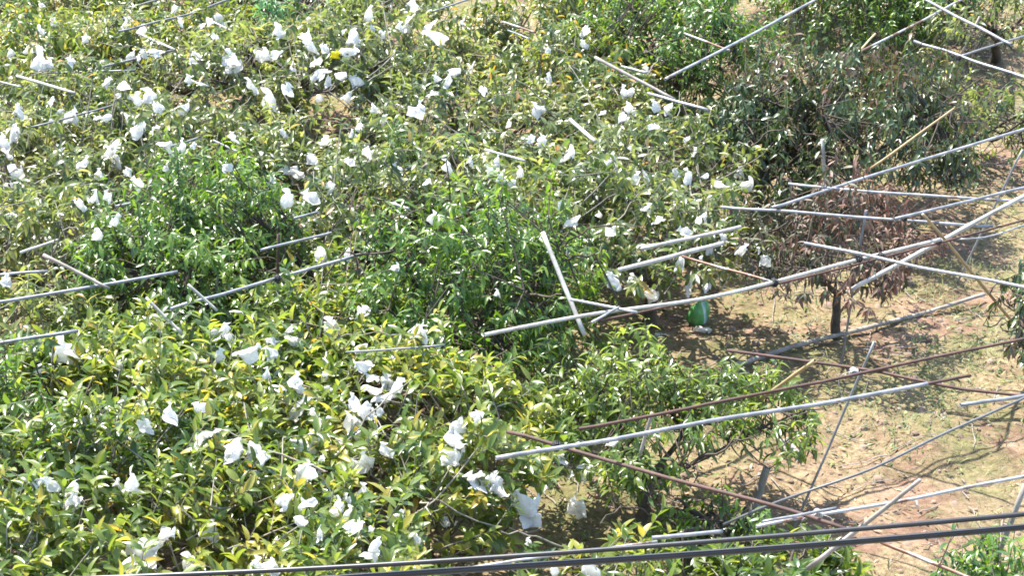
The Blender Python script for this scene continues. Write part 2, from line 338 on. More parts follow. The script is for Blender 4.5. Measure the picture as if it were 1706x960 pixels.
OG = 'bagged fruit trees of the orchard'
NG = 'narrow leaved dark green trees'
BT = [   # short name used by the bag labels, then the tree
 ('front left tree', ('fruit_tree', 'tree', 'big broad-leaved fruit tree filling the front left corner above the cables', 'broad', 'leaf_front', (110, 850), 1.45, 1.55)),
 ('most-bagged front tree', ('fruit_tree', 'tree', 'yellow-green fruit tree in front carrying the thickest cluster of large white bags', 'broad', 'leaf_front', (602, 660), 1.27, 1.5)),
 ('tree below white stakes', ('fruit_tree', 'tree', 'yellow-green fruit tree below the leaning white stake and the long silver rail', 'broad', 'leaf_front', (300, 625), 1.2, 1.45)),
 ('bottom edge tree', ('fruit_tree', 'tree', 'broad-leaved fruit tree cut by the bottom edge where the cables enter', 'broad', 'leaf_front', (560, 930), .85, 1.45)),
 ('low tree under cables', ('fruit_tree', 'tree', 'low sparse fruit tree showing just under the cables beside bare ground', 'broad', 'leaf_front', (985, 965), .62, .95)),
 ('left rail tree', ('fruit_tree', 'tree', 'olive-green fruit tree above the silver rail entering at the left edge', 'broad_far', 'leaf_olive', (55, 370), .9, 1.5)),
 ('tree behind brown post', ('fruit_tree', 'tree', 'small yellowish fruit tree behind the short brown upright post', 'broad_far', 'leaf_front', (575, 450), .62, 1.35)),
 ('tree above twin pale poles', ('fruit_tree', 'tree', 'olive fruit tree hung with bags just above the pair of thick pale poles', 'broad_far', 'leaf_olive', (1085, 345), 1.0, 1.55)),
 ('tree over white stake', ('fruit_tree', 'tree', 'olive fruit tree directly behind the slanting white stake and its post', 'broad_far', 'leaf_olive', (900, 300), 1.0, 1.5)),
 ('tree between dark trees', ('fruit_tree', 'tree', 'olive fruit tree between the two dense dark green trees, further back', 'broad_far', 'leaf_olive', (610, 320), .85, 1.5)),
 ('bare-trunk tree', ('fruit_tree', 'tree', 'old fruit tree with bare dark trunk and one thick limb showing', 'broad_far', 'leaf_olive', (480, 105), 1.25, 1.75)),
 ('olive left tree', ('fruit_tree', 'tree', 'olive fruit tree left of the bare dark trunk, speckled with bags', 'broad_far', 'leaf_olive', (235, 225), 1.2, 1.5)),
 ('left edge tree', ('fruit_tree', 'tree', 'olive fruit tree at the left edge with pale crowded bags', 'broad_far', 'leaf_olive', (15, 245), 1.1, 1.5)),
 ('top left corner tree', ('fruit_tree', 'tree', 'bright fruit tree in the far left corner beyond the white crossbar', 'broad_far', 'leaf_front', (75, 55), 1.35, 1.5)),
 ('tree by far rail', ('fruit_tree', 'tree', 'amber-tinged fruit tree under the far diagonal rail, left part', 'broad_far', 'leaf_amber', (300, 50), 1.2, 1.45)),
 ('yellow-bag tree', ('fruit_tree', 'tree', 'far fruit tree beside the yellow bag with bags bunched along it', 'broad_far', 'leaf_olive', (635, 75), 1.15, 1.65)),
 ('central far tree', ('fruit_tree', 'tree', 'wide olive fruit tree below the far tan patch of ground', 'broad_far', 'leaf_olive', (775, 165), 1.3, 1.5)),
 ('yellowing far tree', ('fruit_tree', 'tree', 'yellowing fruit tree behind the grey wooden diagonal pole', 'broad_far', 'leaf_amber', (955, 100), 1.1, 1.5)),
 ('tree below grey diagonal', ('fruit_tree', 'tree', 'olive fruit tree just below the grey diagonal pole and short white bar', 'broad_far', 'leaf_olive', (1095, 235), .95, 1.45)),
 ('far tree by tan patch', ('fruit_tree', 'tree', 'far amber fruit tree beside the tan patch of ground at the top', 'broad_far', 'leaf_amber', (895, 15), .9, 1.4)),
 ('tree below bare trunk', ('fruit_tree', 'tree', 'olive fruit tree above the dark hollow, between the bare trunk and the white bar', 'broad_far', 'leaf_olive', (545, 225), .8, 1.4)),
 ('tree left of front gap', ('fruit_tree', 'tree', 'yellow-green fruit tree between the lower left rail and the paired white stakes', 'broad', 'leaf_front', (190, 555), .75, 1.35)),
 ('tree by twin dark trees', ('fruit_tree', 'tree', 'low fruit tree in the gap between the two dense dark trees, in front', 'broad', 'leaf_front', (530, 525), .8, 1.3)),
 ('top-edge corner tree', ('fruit_tree', 'tree', 'fruit tree cut by the top edge in the far left corner', 'broad_far', 'leaf_front', (70, -45), 1.3, 1.5)),
 ('top-edge tree at climbing rail', ('fruit_tree', 'tree', 'fruit tree cut by the top edge beside the climbing grey rail', 'broad_far', 'leaf_olive', (300, -50), 1.3, 1.5)),
 ('tree behind blue-green one', ('fruit_tree', 'tree', 'fruit tree cut by the top edge behind the blue-green small tree', 'broad_far', 'leaf_olive', (560, -45), 1.3, 1.55)),
 ('top-edge amber tree', ('fruit_tree', 'tree', 'fruit tree cut by the top edge right of the tan patch', 'broad_far', 'leaf_amber', (1010, -40), 1.1, 1.5)),
 ('tree by level far rail', ('fruit_tree', 'tree', 'olive fruit tree in front of the nearly level grey rail', 'broad_far', 'leaf_olive', (130, 150), .95, 1.45)),
 ('tree left of bare trunk', ('fruit_tree', 'tree', 'olive fruit tree closest to the bare dark trunk on its left', 'broad_far', 'leaf_olive', (345, 165), .85, 1.4)),
 ('tree under left rails', ('fruit_tree', 'tree', 'low olive fruit tree between the two left silver rails', 'broad_far', 'leaf_olive', (45, 480), .7, 1.2)),
 ('low tree at shaded gap', ('fruit_tree', 'tree', 'low thin fruit tree in the shaded gap below the thickest bag cluster', 'broad', 'leaf_front', (735, 865), .62, .95)),
 ('far central olive tree', ('fruit_tree', 'tree', 'olive fruit tree in front of the wide central tree, beside the dark small tree', 'broad_far', 'leaf_olive', (745, 270), .85, 1.4)),
]
SHORT = {}
KW = {10: dict(base=(460, 238), trunk_r=.075, gaps=.42, dome=.2), 4: dict(z=.7, dens=.55, gaps=.45), [k for k, b in enumerate(BT) if b[0] == 'low tree at shaded gap'][0]: dict(z=.6, dens=.5, gaps=.42, trunk_r=.03, sid=301), 6: dict(gaps=.35), 1: dict(gaps=.34), 12: dict(dens=1.1)}
for k, (short, a) in enumerate(BT):
    kw = dict(KW.get(k, {})); tree(*a, group=OG, **kw); SHORT[k] = short
NB = len(BT)
tree('dense_tree', 'tree', 'dense dark green tree beside the brown post and crossing silver rails', 'narrow', 'leaf_dark', (330, 395), 1.18, 1.8, group=NG, dome=.42, gaps=.22, dens=1.1)
tree('dense_tree', 'tree', 'dense dark green tree left of the slanting white stake', 'narrow', 'leaf_dark', (788, 455), 1.04, 2.0, group=NG, dome=.45, gaps=.22, z=1.2, dens=1.05)
tree('dense_tree', 'tree', 'leafy green tree under the long silver pole, its trunk foot in shade', 'narrow', 'leaf_mid', (1115, 640), .9, 1.32, base=(1065, 872), zlow_k=.58, group=NG, dome=.35, gaps=.32, z=1.05, tone=(.2, 1), trunk_r=.04, dens=.84, limbs=6)
tree('dense_tree', 'tree', 'bright green bushy tree at the top behind the long silver rail', 'narrow', 'leaf_dark', (1120, 45), 1.1, 1.8, group=NG, dome=.35)
tree('dense_tree', 'tree', 'dark shady tree at the top edge over black shadow', 'narrow', 'leaf_dark', (1450, -80), 1.75, 1.9, group=NG, z=1.2, dome=.3)
tree('small_tree', 'tree', 'small dark green tree in the far middle beside the diagonal stick', 'narrow', 'leaf_dark', (660, 250), .42, 1.5, group=NG, dome=.4, z=1.1)
tree('small_tree', 'tree', 'small blue-green feathery tree at the top edge', 'narrow', 'leaf_blue', (470, 12), .5, 1.7, dome=.35, gaps=.3, z=1.3)
tree('small_tree', 'tree', 'small fresh green tree at the left edge in front', 'narrow', 'leaf_dark', (30, 640), .48, 1.6, group=NG, tone=(.2, 1), z=1.3)
tree('dull_tree', 'tree', 'dull brownish tree with hanging leaves around the white upright stake', 'hanging', 'leaf_dull', (1430, 175), 1.25, 1.95, gaps=.30, dome=.35, z=1.2, dens=1.15)
tree('dull_tree', 'tree', 'dull olive tree between the bright bushy tree and the brownish one', 'hanging', 'leaf_dull', (1265, 195), .85, 1.6, gaps=.3, dome=.4, tone=(0, .75))
tree('dying_tree', 'tree', 'dying tree with dry brown leaves and thin leaning trunk by the pipes', 'dry', 'leaf_dead', (1398, 367), .98, 1.72, base=(1392, 565), gaps=.34, dome=.4, z=1.2, dens=.74, zlow_k=.58, side=.34, bark='bark', trunk_r=.036, limbs=6)
tree('dull_tree', 'tree', 'olive tree in the far right corner with thin bare trunk', 'sparse', 'leaf_olive', (1655, 10), .75, 1.7, base=(1661, 98), z=1.2, gaps=.3)
tree('dull_tree', 'tree', 'sparse olive tree at the right above the long blue-silver rail', 'sparse', 'leaf_olive', (1625, 165), .85, 1.1, z=.8, gaps=.35, dens=1.1)
tree('dying_tree', 'tree', 'small drooping tree half browned at the right edge by the wood brace', 'hanging', 'leaf_dull', (1722, 515), .42, 1.25, base=(1775, 610), z=.95, gaps=.42, dens=.7, dome=.35, zlow_k=.6, trunk_r=.03)
tree('shrub', 'shrub', 'low leafy shrub in the bottom right corner beside the pale thick pole', 'narrow', 'leaf_dark', (1650, 985), .62, 1.0, z=.7, gaps=.25, dome=.3)
tree('shrub', 'shrub', 'low leafy shrub under the cables at the foot of the pale wooden pole', 'broad', 'leaf_front', (1290, 965), .58, .75, z=.5, gaps=.35, dens=.9, tone=(0, .8))
tree('shrub', 'shrub', 'low green shrub around the hollow thick post', 'narrow', 'leaf_dark', (1180, 868), .45, .5, z=.3, gaps=.42, dens=.7)
print('leaves', sum(t['leaves'] for t in TREES))

def canopy(x, y):
    best, who = -1., -1
    for k, T in enumerate(TREES):
        if abs(x-T['c'][0]) > T['R']*1.4 or abs(y-T['c'][1]) > T['R']*1.4: continue
        h, u = envelope(T, x, y)
        if h > best: best, who = float(h), k
    return best, who

# ------------------------------------------------------------------ poles, pipes and posts
def pole(name, cat, label, mat, pts, r, group=None, taper=1., hollow=True, wob=.006, sides=12, joints=0):
    """pts: 3D points of the axis; pipes show an open end, wooden poles taper and have knots"""
    pts = np.array(pts, float); r = r*(1 if cat == 'cable' else .64); rp = np.random.default_rng(abs(hash(label)) % 1000 if False else sum(map(ord, label)))
    seg = np.concatenate([[0], np.cumsum(np.linalg.norm(np.diff(pts, axis=0), axis=1))])
    n = max(8, int(seg[-1]/.12)); s = np.linspace(0, seg[-1], n)
    path = np.stack([np.interp(s, seg, pts[:, k]) for k in range(3)], -1)
    if len(pts) > 2:
        for _ in range(max(2, n//10)): path[1:-1] = path[1:-1]*.5 + (path[:-2]+path[2:])*.25
    w = np.zeros((n, 3)); w[:, :] = np.stack([np.interp(s, np.linspace(0, seg[-1], 5), rp.normal(0, wob*min(1, seg[-1]/2.2), 5)) for _ in range(3)], -1)
    w[0] = w[-1] = 0; path = path + w
    rad = r*np.linspace(1, taper, n)
    if joints:
        for j in range(joints):
            rad = rad*(1+.16*np.exp(-((s-seg[-1]*(j+.7)/(joints+.4))/.03)**2))
    ends_in = .75
    if hollow:     # wall folds back inside at both ends
        d0, d1 = norm(path[1]-path[0]), norm(path[-1]-path[-2])
        path = np.concatenate([[path[0]+d0*.06, path[0]], path, [path[-1], path[-1]-d1*.06]])
        rad = np.concatenate([[rad[0]*ends_in, rad[0]*ends_in], rad, [rad[-1]*ends_in, rad[-1]*ends_in]])
    else:
        path = np.concatenate([[path[0]], path, [path[-1]]]); rad = np.concatenate([[.0008], rad, [.0008]])
    k = len(path)
    Tn = norm(path[-1]-path[0]); ref = np.array([0, 0, 1.]) if abs(Tn[2]) < .9 else np.array([1., 0, 0])
    U = norm(np.cross(Tn, ref)); W = np.cross(Tn, U)
    a = np.linspace(0, 2*np.pi, sides, endpoint=False)
    c = path.mean(0)
    V = path[:, None]-c + rad[:, None, None]*(np.cos(a)[None, :, None]*U + np.sin(a)[None, :, None]*W)
    b = np.arange(k*sides).reshape(k, sides)
    f = np.stack([b[:-1], np.roll(b, -1, 1)[:-1], np.roll(b, -1, 1)[1:], b[1:]], -1).reshape(-1, 4)
    me = make_mesh(name, V, f, mats=[M[mat]])
    return tag(link(name, me, c), label, cat, group)
def rail(name, label, mat, px, r, z=1.55, cat='pipe', group=None, **k):
    low = .24 if sum(p[0] for p in px)/len(px) < 800 else 0.      # the left rails run in among the crowns
    pts = [at(p[0], p[1], (p[2] if len(p) > 2 else z)-low) for p in px]
    return pole(name, cat, label, mat, pts, r, group, **k)
def post(name, label, mat, base, top, r, cat='post', group=None, z0=0., sink=.06, **k):
    b = at(*base, z0); t = at_depth(*top, b[1]); d = norm(b-t)
    return pole(name, cat, label, mat, [b+d*sink, t], r, group, **k)
GR, RR, WP, UP = 'galvanised rails over the orchard', 'rusty rails over the orchard', 'loose wooden and pale poles', 'upright posts of the pole frame'
# right part
rail('pipe', 'long pale pipe bending through the middle past the strap joint', 'white_pole', [(808, 558), (960, 529), (1160, 501), (1290, 470), (1440, 431), (1566, 399)], .021, 1.55, group=GR)
rail('pipe', 'long thin rusty pipe running right beneath the long pale pipe', 'rust', [(1001, 535), (1290, 475), (1563, 404), (1706, 367), (1760, 353)], .014, 1.50, group=RR)
rail('pole', 'thick pale pole at the right rising across the thin rusty pipe', 'white_pole', [(1410, 488, .9), (1540, 417, 1.3), (1710, 325, 1.75), (1740, 309, 1.8)], .029, cat='pole', group=WP, taper=.85, hollow=False, joints=4)
rail('pipe', 'silver pipe sloping down to the right across the dying tree', 'zinc', [(1340, 405), (1520, 442), (1706, 479), (1740, 486)], .019, 1.6, group=GR)
rail('pipe', 'silver pipe through the dying tree, lower of two nearly level ones', 'zinc', [(1201, 345), (1320, 355), (1655, 377)], .018, 1.5, group=GR)
rail('pipe', 'silver pipe nearly level above the dying tree, upper of two', 'zinc', [(1313, 306), (1475, 322), (1740, 337)], .018, 1.55, group=GR)
rail('pipe', 'blue-silver pipe rising right from the two level pipes', 'zinc', [(1490, 365), (1600, 338), (1750, 303)], .019, 1.6, group=GR)
rail('pipe', 'long blue-silver pipe below the dull tree rising to the right edge', 'zinc', [(1285, 346), (1437, 297), (1706, 214), (1750, 200)], .020, 1.55, group=GR)
rail('wood_brace', 'brown wooden brace slanting down to the right edge over the grass', 'bamboo', [(1537, 357, 1.75), (1640, 480, .9), (1712, 568, .3)], .018, cat='pole', group=WP, hollow=False, taper=1.2, joints=4)
post('post', 'tall thin galvanised post in front of the dying tree', 'zinc_dull', (1398, 618), (1443, 350), .016, group=UP)
post('post', 'leaning grey post holding the roped joint of rusty rails', 'zinc_dull', (1318, 892), (1457, 569), .015, group=UP)
rail('pipe', 'rusty pipe falling right through the roped joint', 'rust', [(1211, 584), (1420, 615), (1537, 636), (1740, 664)], .017, 1.50, group=RR)
rail('pipe', 'long rusty pipe rising right through the roped joint above the silver pole', 'rust', [(964, 715), (1140, 684), (1340, 640), (1440, 620), (1740, 560)], .017, 1.53, group=RR)
rail('pipe', 'long straight silver pipe with a rusty tip over the leafy green tree', 'zinc', [(826, 764), (1140, 709), (1545, 640)], .0215, 1.6, group=GR)
rail('pipe_tip', 'short rusted sleeve on the end of the long straight silver pipe', 'rust', [(1538, 641), (1617, 626)], .0165, 1.6, cat='pipe')
rail('pipe', 'short silver pipe entering from the right edge over dry grass', 'zinc', [(1600, 675), (1745, 655)], .020, 1.55, group=GR)
rail('hose', 'dark sagging hose sweeping up to the right edge', 'hose', [(1205, 875, .9), (1250, 853, 1.05), (1336, 820, 1.3), (1450, 784, 1.4), (1570, 723, 1.5), (1706, 665, 1.6), (1760, 640, 1.6)], .013, cat='hose', hollow=False)
rail('pipe', 'rusty pipe falling right below the silver pole toward the cables', 'rust', [(845, 720), (1140, 803), (1330, 855), (1415, 884)], .019, 1.45, group=RR)
rail('pipe', 'rust-patched pipe rising right from the hollow post to the edge', 'zinc_rust', [(1260, 878), (1360, 860), (1510, 832), (1740, 788)], .0165, 1.4, group=RR)
rail('pipe', 'short silver pipe beside the rust-patched one above the cables', 'zinc', [(1270, 870), (1393, 847)], .013, 1.5, group=GR)
rail('pole', 'pale wooden pole slanting up behind the two cables', 'grey_wood', [(1346, 948, .9), (1533, 800, 1.7)], .027, cat='pole', group=WP, hollow=False, taper=.7, joints=3)
post('pole', 'thick pale pole at the right edge crossing behind the cables', 'grey_wood', (1628, 1010), (1708, 808), .033, cat='pole', group=WP, hollow=False, taper=.85, joints=3)
post('post', 'thick hollow post stump standing in the low green shrub', 'grey_wood', (1250, 868), (1278, 779), .046, group=UP)
rail('pole', 'tan bamboo pole propped on the rusty rail by the roped joint', 'bamboo', [(1240, 685, .7), (1358, 601, 1.56)], .018, cat='pole', group=WP, taper=1.15, joints=3)
rail('log', 'long grey log lying on the ground behind the leaning post', 'grey_wood', [(1226, 608, .05), (1330, 578, .06), (1480, 535, .06), (1640, 491, .07)], .034, cat='log', hollow=False, taper=.75, wob=.025, joints=5)
rail('pole', 'lower of two thick pale poles under the bag-hung olive tree', 'white_pole', [(1031, 450), (1205, 405)], .026, 1.5, cat='pole', group=WP, hollow=False, joints=2)
rail('pole', 'upper of two thick pale poles under the bag-hung olive tree', 'white_pole', [(1068, 415), (1234, 378)], .022, 1.5, cat='pole', group=WP, hollow=False, joints=2)
rail('pipe', 'rust-spotted pipe ending at the strap joint of the long pale pipe', 'zinc_rust', [(1136, 427), (1290, 471)], .016, 1.5, group=RR)
rail('stake', 'slanting bright white stake beside the dense dark green tree', 'white_pole', [(904, 387, 1.95), (974, 559, 1.35)], .026, cat='stake', group=WP, hollow=False, wob=.004)
post('post', 'thin grey upright post crossing the slanting white stake', 'zinc_dull', (925, 640), (946, 410), .017, group=UP)
rail('pipe', 'short silver pipe between the white stake and the long pale pipe', 'zinc', [(950, 499), (1030, 514), (1062, 521)], .016, 1.6, group=GR)
rail('pipe', 'stubby silver pipe laid across the long pale pipe', 'zinc', [(985, 538), (1031, 512)], .014, 1.62, group=GR)
# upper right
rail('pipe', 'long silver pipe climbing to the top edge past the bushy tree', 'zinc', [(1108, 132), (1240, 63), (1400, -22)], .021, 1.75, group=GR)
rail('pipe', 'thick silver pipe falling right from the top edge', 'zinc', [(1510, -18), (1685, 74)], .023, 1.6, group=GR)
rail('pipe', 'brownish pipe rising to the top edge above the dull tree', 'zinc_rust', [(1422, 92), (1603, 0), (1640, -19)], .018, 1.5, group=RR)
rail('pole', 'short tan bamboo against the brownish far pipe', 'bamboo', [(1420, 98), (1458, 56)], .017, 1.45, cat='pole', group=WP, hollow=False)
rail('pipe', 'silver pipe falling to the right edge below the thick silver pipe', 'zinc', [(1523, 68), (1740, 140)], .022, 1.5, group=GR)
post('post', 'leaning pale post joining the two silver pipes at far right', 'grey_wood', (1555, 185), (1632, 27), .020, group=UP, hollow=False)
rail('pipe', 'short dull pipe rising to the right edge near the far corner tree', 'zinc_dull', [(1598, 94), (1745, 48)], .017, 1.5, group=GR)
rail('pole', 'tan bamboo pole slanting up through the dull brownish tree', 'bamboo', [(1450, 281, 1.2), (1590, 180, 1.75)], .018, cat='pole', group=WP, taper=.8, joints=3)
post('stake', 'upright white stake in front of the dull brownish tree', 'white_pole', (1378, 345), (1370, 232), .024, cat='stake', group=WP, hollow=False, z0=.55)
rail('pipe', 'short rust-white pipe meeting the long climbing pipe', 'zinc_rust', [(1140, 55), (1216, 84)], .016, 1.7, group=RR)
post('post', 'thin grey post under the long climbing pipe', 'zinc_dull', (1212, 200), (1236, 20), .014, group=UP)
post('post', 'long leaning grey post under the pipes at the right edge', 'zinc_dull', (1592, 477), (1704, 249), .016, group=UP)
rail('hose', 'pale bent hose under the thin rusty pipe at right', 'zinc', [(1588, 399), (1644, 399), (1690, 380), (1760, 360)], .012, 1.3, cat='hose', hollow=False)
post('post', 'thin far post rising out at the top edge', 'zinc_dull', (1450, 110), (1488, -10), .014, group=UP)
# upper middle
rail('pole', 'grey wooden pole slanting down through the yellowing tree', 'grey_wood', [(991, 95, 1.75), (1125, 166, 1.5)], .026, cat='pole', group=WP, hollow=False, taper=.9)
rail('pipe', 'white pipe just under the foot of the grey diagonal pole', 'zinc', [(1079, 155), (1180, 183)], .020, 1.6, group=GR)
rail('pipe', 'short white pipe behind the grey diagonal pole', 'zinc', [(1035, 110), (1078, 121)], .017, 1.6, group=GR)
rail('stake', 'thick white stake with a grey stick beside it, in the far middle', 'white_pole', [(950, 199), (992, 236)], .026, 1.65, cat='stake', group=WP, hollow=False)
post('post', 'thin stick standing beside the thick white stake', 'grey_wood', (950, 290), (973, 205), .017, group=UP, hollow=False, z0=.3)
rail('pipe', 'short white bar in a gap of the far central tree', 'white_pole', [(808, 249), (875, 268)], .016, 1.5, group=GR)
rail('pole', 'pale pole slanting down beside the small dark tree', 'grey_wood', [(656, 322, 1.1), (711, 274, 1.6)], .022, cat='pole', group=WP, hollow=False)
rail('pipe', 'grey pipe at the top edge left of the tan patch', 'zinc_dull', [(720, 19), (800, -8)], .016, 1.6, group=GR)
rail('pipe', 'rusty pipe at the top edge right of the tan patch', 'zinc_rust', [(838, 36), (892, 54)], .017, 1.6, group=RR)
rail('pipe', 'thin pale pipe just under the rusty one by the tan patch', 'zinc', [(846, 50), (882, 64)], .012, 1.5, group=GR)
rail('pipe', 'short silver pipe above the dense dark green tree', 'zinc', [(645, 337), (682, 348)], .017, 1.6, group=GR)
rail('stake', 'white stick poking up behind the dense dark green tree', 'white_pole', [(803, 316, 1.75), (815, 342, 1.6)], .013, cat='stake', group=WP, hollow=False)
# upper left
rail('pipe', 'far grey rail climbing to the top edge at left', 'zinc_dull', [(197, 52), (295, 29), (420, -14)], .018, 1.6, group=GR)
rail('pipe', 'short white bar between the two far grey rails at left', 'white_pole', [(228, 54), (292, 83)], .020, 1.62, group=GR)
rail('pipe', 'grey rail from the white bar down to the left', 'zinc_dull', [(140, 118), (292, 83)], .020, 1.55, group=GR)
rail('pipe', 'nearly level grey rail below the white bar at left', 'zinc_dull', [(85, 121), (226, 117)], .017, 1.5, group=GR)
rail('pipe', 'bright white crossbar at far left above the edge tree', 'white_pole', [(28, 126), (125, 155)], .021, 1.6, group=GR)
rail('pipe', 'thin pale rail entering at the left edge by the white crossbar', 'zinc', [(-30, 128), (36, 145)], .013, 1.55, group=GR)
post('post', 'short dark post behind the tree before the visible trunk', 'zinc_dull', (138, 205), (144, 136), .015, group=UP, z0=.7)
rail('pipe', 'short grey rail behind the dense tree near its top', 'zinc_dull', [(272, 248), (329, 230)], .017, 1.6, group=GR)
rail('pipe', 'short dull pipe beside the top of the dense tree', 'zinc_dull', [(356, 234), (396, 253)], .016, 1.6, group=GR)
rail('pipe', 'grey rail among bags of the left olive tree', 'zinc_dull', [(52, 212), (125, 193), (190, 175)], .015, 1.55, group=GR)
rail('pipe', 'small grey rail at the top edge far left', 'zinc_dull', [(212, 13), (290, -8)], .015, 1.6, group=GR)
rail('pipe', 'short pale bar under the far bag by the climbing rail', 'white_pole', [(352, 34), (386, 51)], .014, 1.6, group=GR)
# left
rail('pipe', 'short silver rail above the dense tree on its left side', 'zinc', [(192, 344), (265, 329)], .018, 1.6, group=GR)
rail('pole', 'pale short pole left of the dense tree', 'white_pole', [(34, 421), (96, 400)], .018, 1.6, cat='pole', group=WP, hollow=False)
rail('pole', 'brown wooden pole slanting onto the long left silver rail', 'grey_wood', [(72, 425, 1.8), (182, 481, 1.6)], .023, cat='pole', group=WP, hollow=False, taper=.8)
rail('pipe', 'upper short silver rail entering at the left edge', 'zinc', [(-40, 461), (80, 452)], .017, 1.5, group=GR)
rail('pipe', 'long silver rail from the left edge across the dense tree', 'zinc', [(-40, 509), (0, 503), (177, 474), (296, 453)], .020, 1.6, group=GR)
rail('pipe', 'long silver rail passing the short brown post', 'zinc', [(284, 515), (461, 464), (600, 424)], .020, 1.6, group=GR)
rail('pipe', 'silver rail behind the top of the short brown post', 'zinc', [(434, 417), (552, 388)], .017, 1.65, group=GR)
post('post', 'short brown upright post at the dense tree', 'rust', (462, 530), (464, 390), .020, group=UP, z0=.75)
rail('stake', 'white stake leaning in front of the dense tree, left of two', 'white_pole', [(243, 496, 1.75), (304, 558, 1.5)], .018, cat='stake', group=WP, hollow=False)
rail('stake', 'white stake leaning in front of the dense tree, right of two', 'white_pole', [(313, 474, 1.8), (362, 518, 1.6)], .016, cat='stake', group=WP, hollow=False)
rail('pipe', 'lower silver rail entering at the left edge by a big bag', 'zinc', [(-40, 578), (0, 572), (130, 551)], .020, 1.6, group=GR)
rail('pipe', 'tiny silver rail between the two dense trees', 'zinc', [(489, 364), (530, 353)], .015, 1.6, group=GR)
post('post', 'short grey stub against the front of the dense tree', 'zinc_dull', (361, 510), (363, 447), .014, group=UP, z0=.9)
rail('pipe', 'thin grey rail across the front tree of many bags', 'zinc_dull', [(576, 587), (690, 580), (742, 575)], .012, 1.62, group=GR)
# bottom
rail('pipe', 'short silver pipe just above the cables', 'zinc', [(1086, 897), (1204, 886)], .020, 1.2, group=GR)
rail('pipe', 'rust-and-white pipe running along the upper cable', 'zinc_rust', [(787, 946), (1095, 903)], .013, 1.1, group=RR)
rail('pipe', 'silver pipe falling right below the cables', 'zinc_rust', [(1468, 904), (1592, 954), (1640, 974)], .019, 1.0, group=GR)
post('post', 'small grey peg under the long silver pole', 'grey_wood', (1070, 745), (1086, 688), .018, group=UP, hollow=False, z0=1.25)

# lashings at the joints
def lashing(name, label, mat, c, axis_a, axis_b, r, turns=7):
    c = np.array(c); v = []; r = r*.8
    parts = []
    for ax, ph in ((norm(np.array(axis_a)+np.array(axis_b)), 0), (norm(np.array(axis_a)-np.array(axis_b)), 1)):
        ref = np.array([0, 0, 1.]); U = norm(np.cross(ax, ref)); W = np.cross(ax, U)
        t = np.linspace(0, turns*2*np.pi, turns*14)
        p = ax*((t/t[-1]-.5)*.055)[:, None] + r*(np.cos(t)[:, None]*U + 1.1*np.sin(t)[:, None]*W)
        parts.append(tubes(p[None], np.full((1, len(t)), .004), 5))
    e = np.linspace(0, 1, 8)[:, None]
    for s in (-1, 1):
        p = np.array([s*.02, 0, 0])*(1-e) + np.array([s*.07, -.03, -.16])*e + np.array([s*.05, 0, .04])*np.sin(np.pi*e)
        parts.append(tubes(p[None], np.full((1, 8), .0025), 5))
    vv, qq = merge(parts)
    return tag(link(name, make_mesh(name, vv, qq, mats=[M[mat]]), c), label, 'rope')
lashing('rope_lashing', 'pale rope lashed around the crossing rusty rails and leaning post', 'rope', at(1422, 620, 1.53), (1, .25, 0), (1, -.3, 0), .024)
lashing('strap_lashing', 'black strap tied round the long pale pipe at its joint', 'rubber', at(1290, 471, 1.54), (1, .3, 0), (1, -.5, 0), .028, 5)
lashing('rope_lashing', 'pale tie at the crossing above the cables near the hollow post', 'rope', at(1362, 858, 1.43), (1, .25, 0), (1, -.5, 0), .028, 5)
lashing('wire_lashing', 'dark tie where the two silver pipes cross over the hose', 'rubber', at(926, 744, 1.55), (1, .25, 0), (1, -.3, 0), .028, 4)

for lab, px, z in (('dark wire tie where the silver pipe crosses the long pale pipe', (1468, 427), 1.58), ('dark wire tie where the level silver pipe meets the blue-silver one', (1506, 363), 1.56),
                   ('dark wire tie on the post in front of the dying tree', (1431, 431), 1.56), ('dark wire tie where the wood brace meets the thin rusty pipe', (1562, 402), 1.5),
                   ('dark wire tie at the far right crossing of silver pipes', (1597, 96), 1.5), ('dark wire tie where the brown post meets the long left rail', (462, 464), 1.47)):
    lashing('wire_lashing', lab, 'rubber', at(*px, z), (1, .3, 0), (1, -.35, 0), .024, 4)

# ------------------------------------------------------------------ overhead cables close to the camera
def cable(name, label, pxs, dist, r, extra=None):
    pts = [np.array([0, 0, CAM_H]) + ray(x, y)*(dist/ray(x, y)[1]*1.) for x, y in pxs]
    o = pole(name, 'cable', label, 'cable', pts, r, 'overhead cables', hollow=False, wob=0., sides=14)
    if extra:
        c = np.array(o.location); off = np.array([0, 0, extra])
        p = np.array(pts); e = pole('messenger_wire', 'x', 'x', 'hose', p+off, r*.42, hollow=False, wob=0., sides=10)
        for k in ('label', 'category'): del e[k]
        e.parent = o; e.location = np.array(e.location)-c
    return o
cable('overhead_cable', 'upper black cable crossing in front near the bottom edge', [(-3500, 1110), (-300, 982), (334, 957), (570, 947), (853, 928), (1140, 907), (1410, 884), (1706, 858), (2100, 820), (5500, 500)], 6.0, .0095)
cable('overhead_cable', 'lower black cable crossing in front near the bottom edge', [(-3500, 1150), (-300, 1022), (300, 980), (630, 959), (1140, 925), (1470, 899), (1706, 878), (2100, 842), (5500, 530)], 6.0, .0105, -.0145)

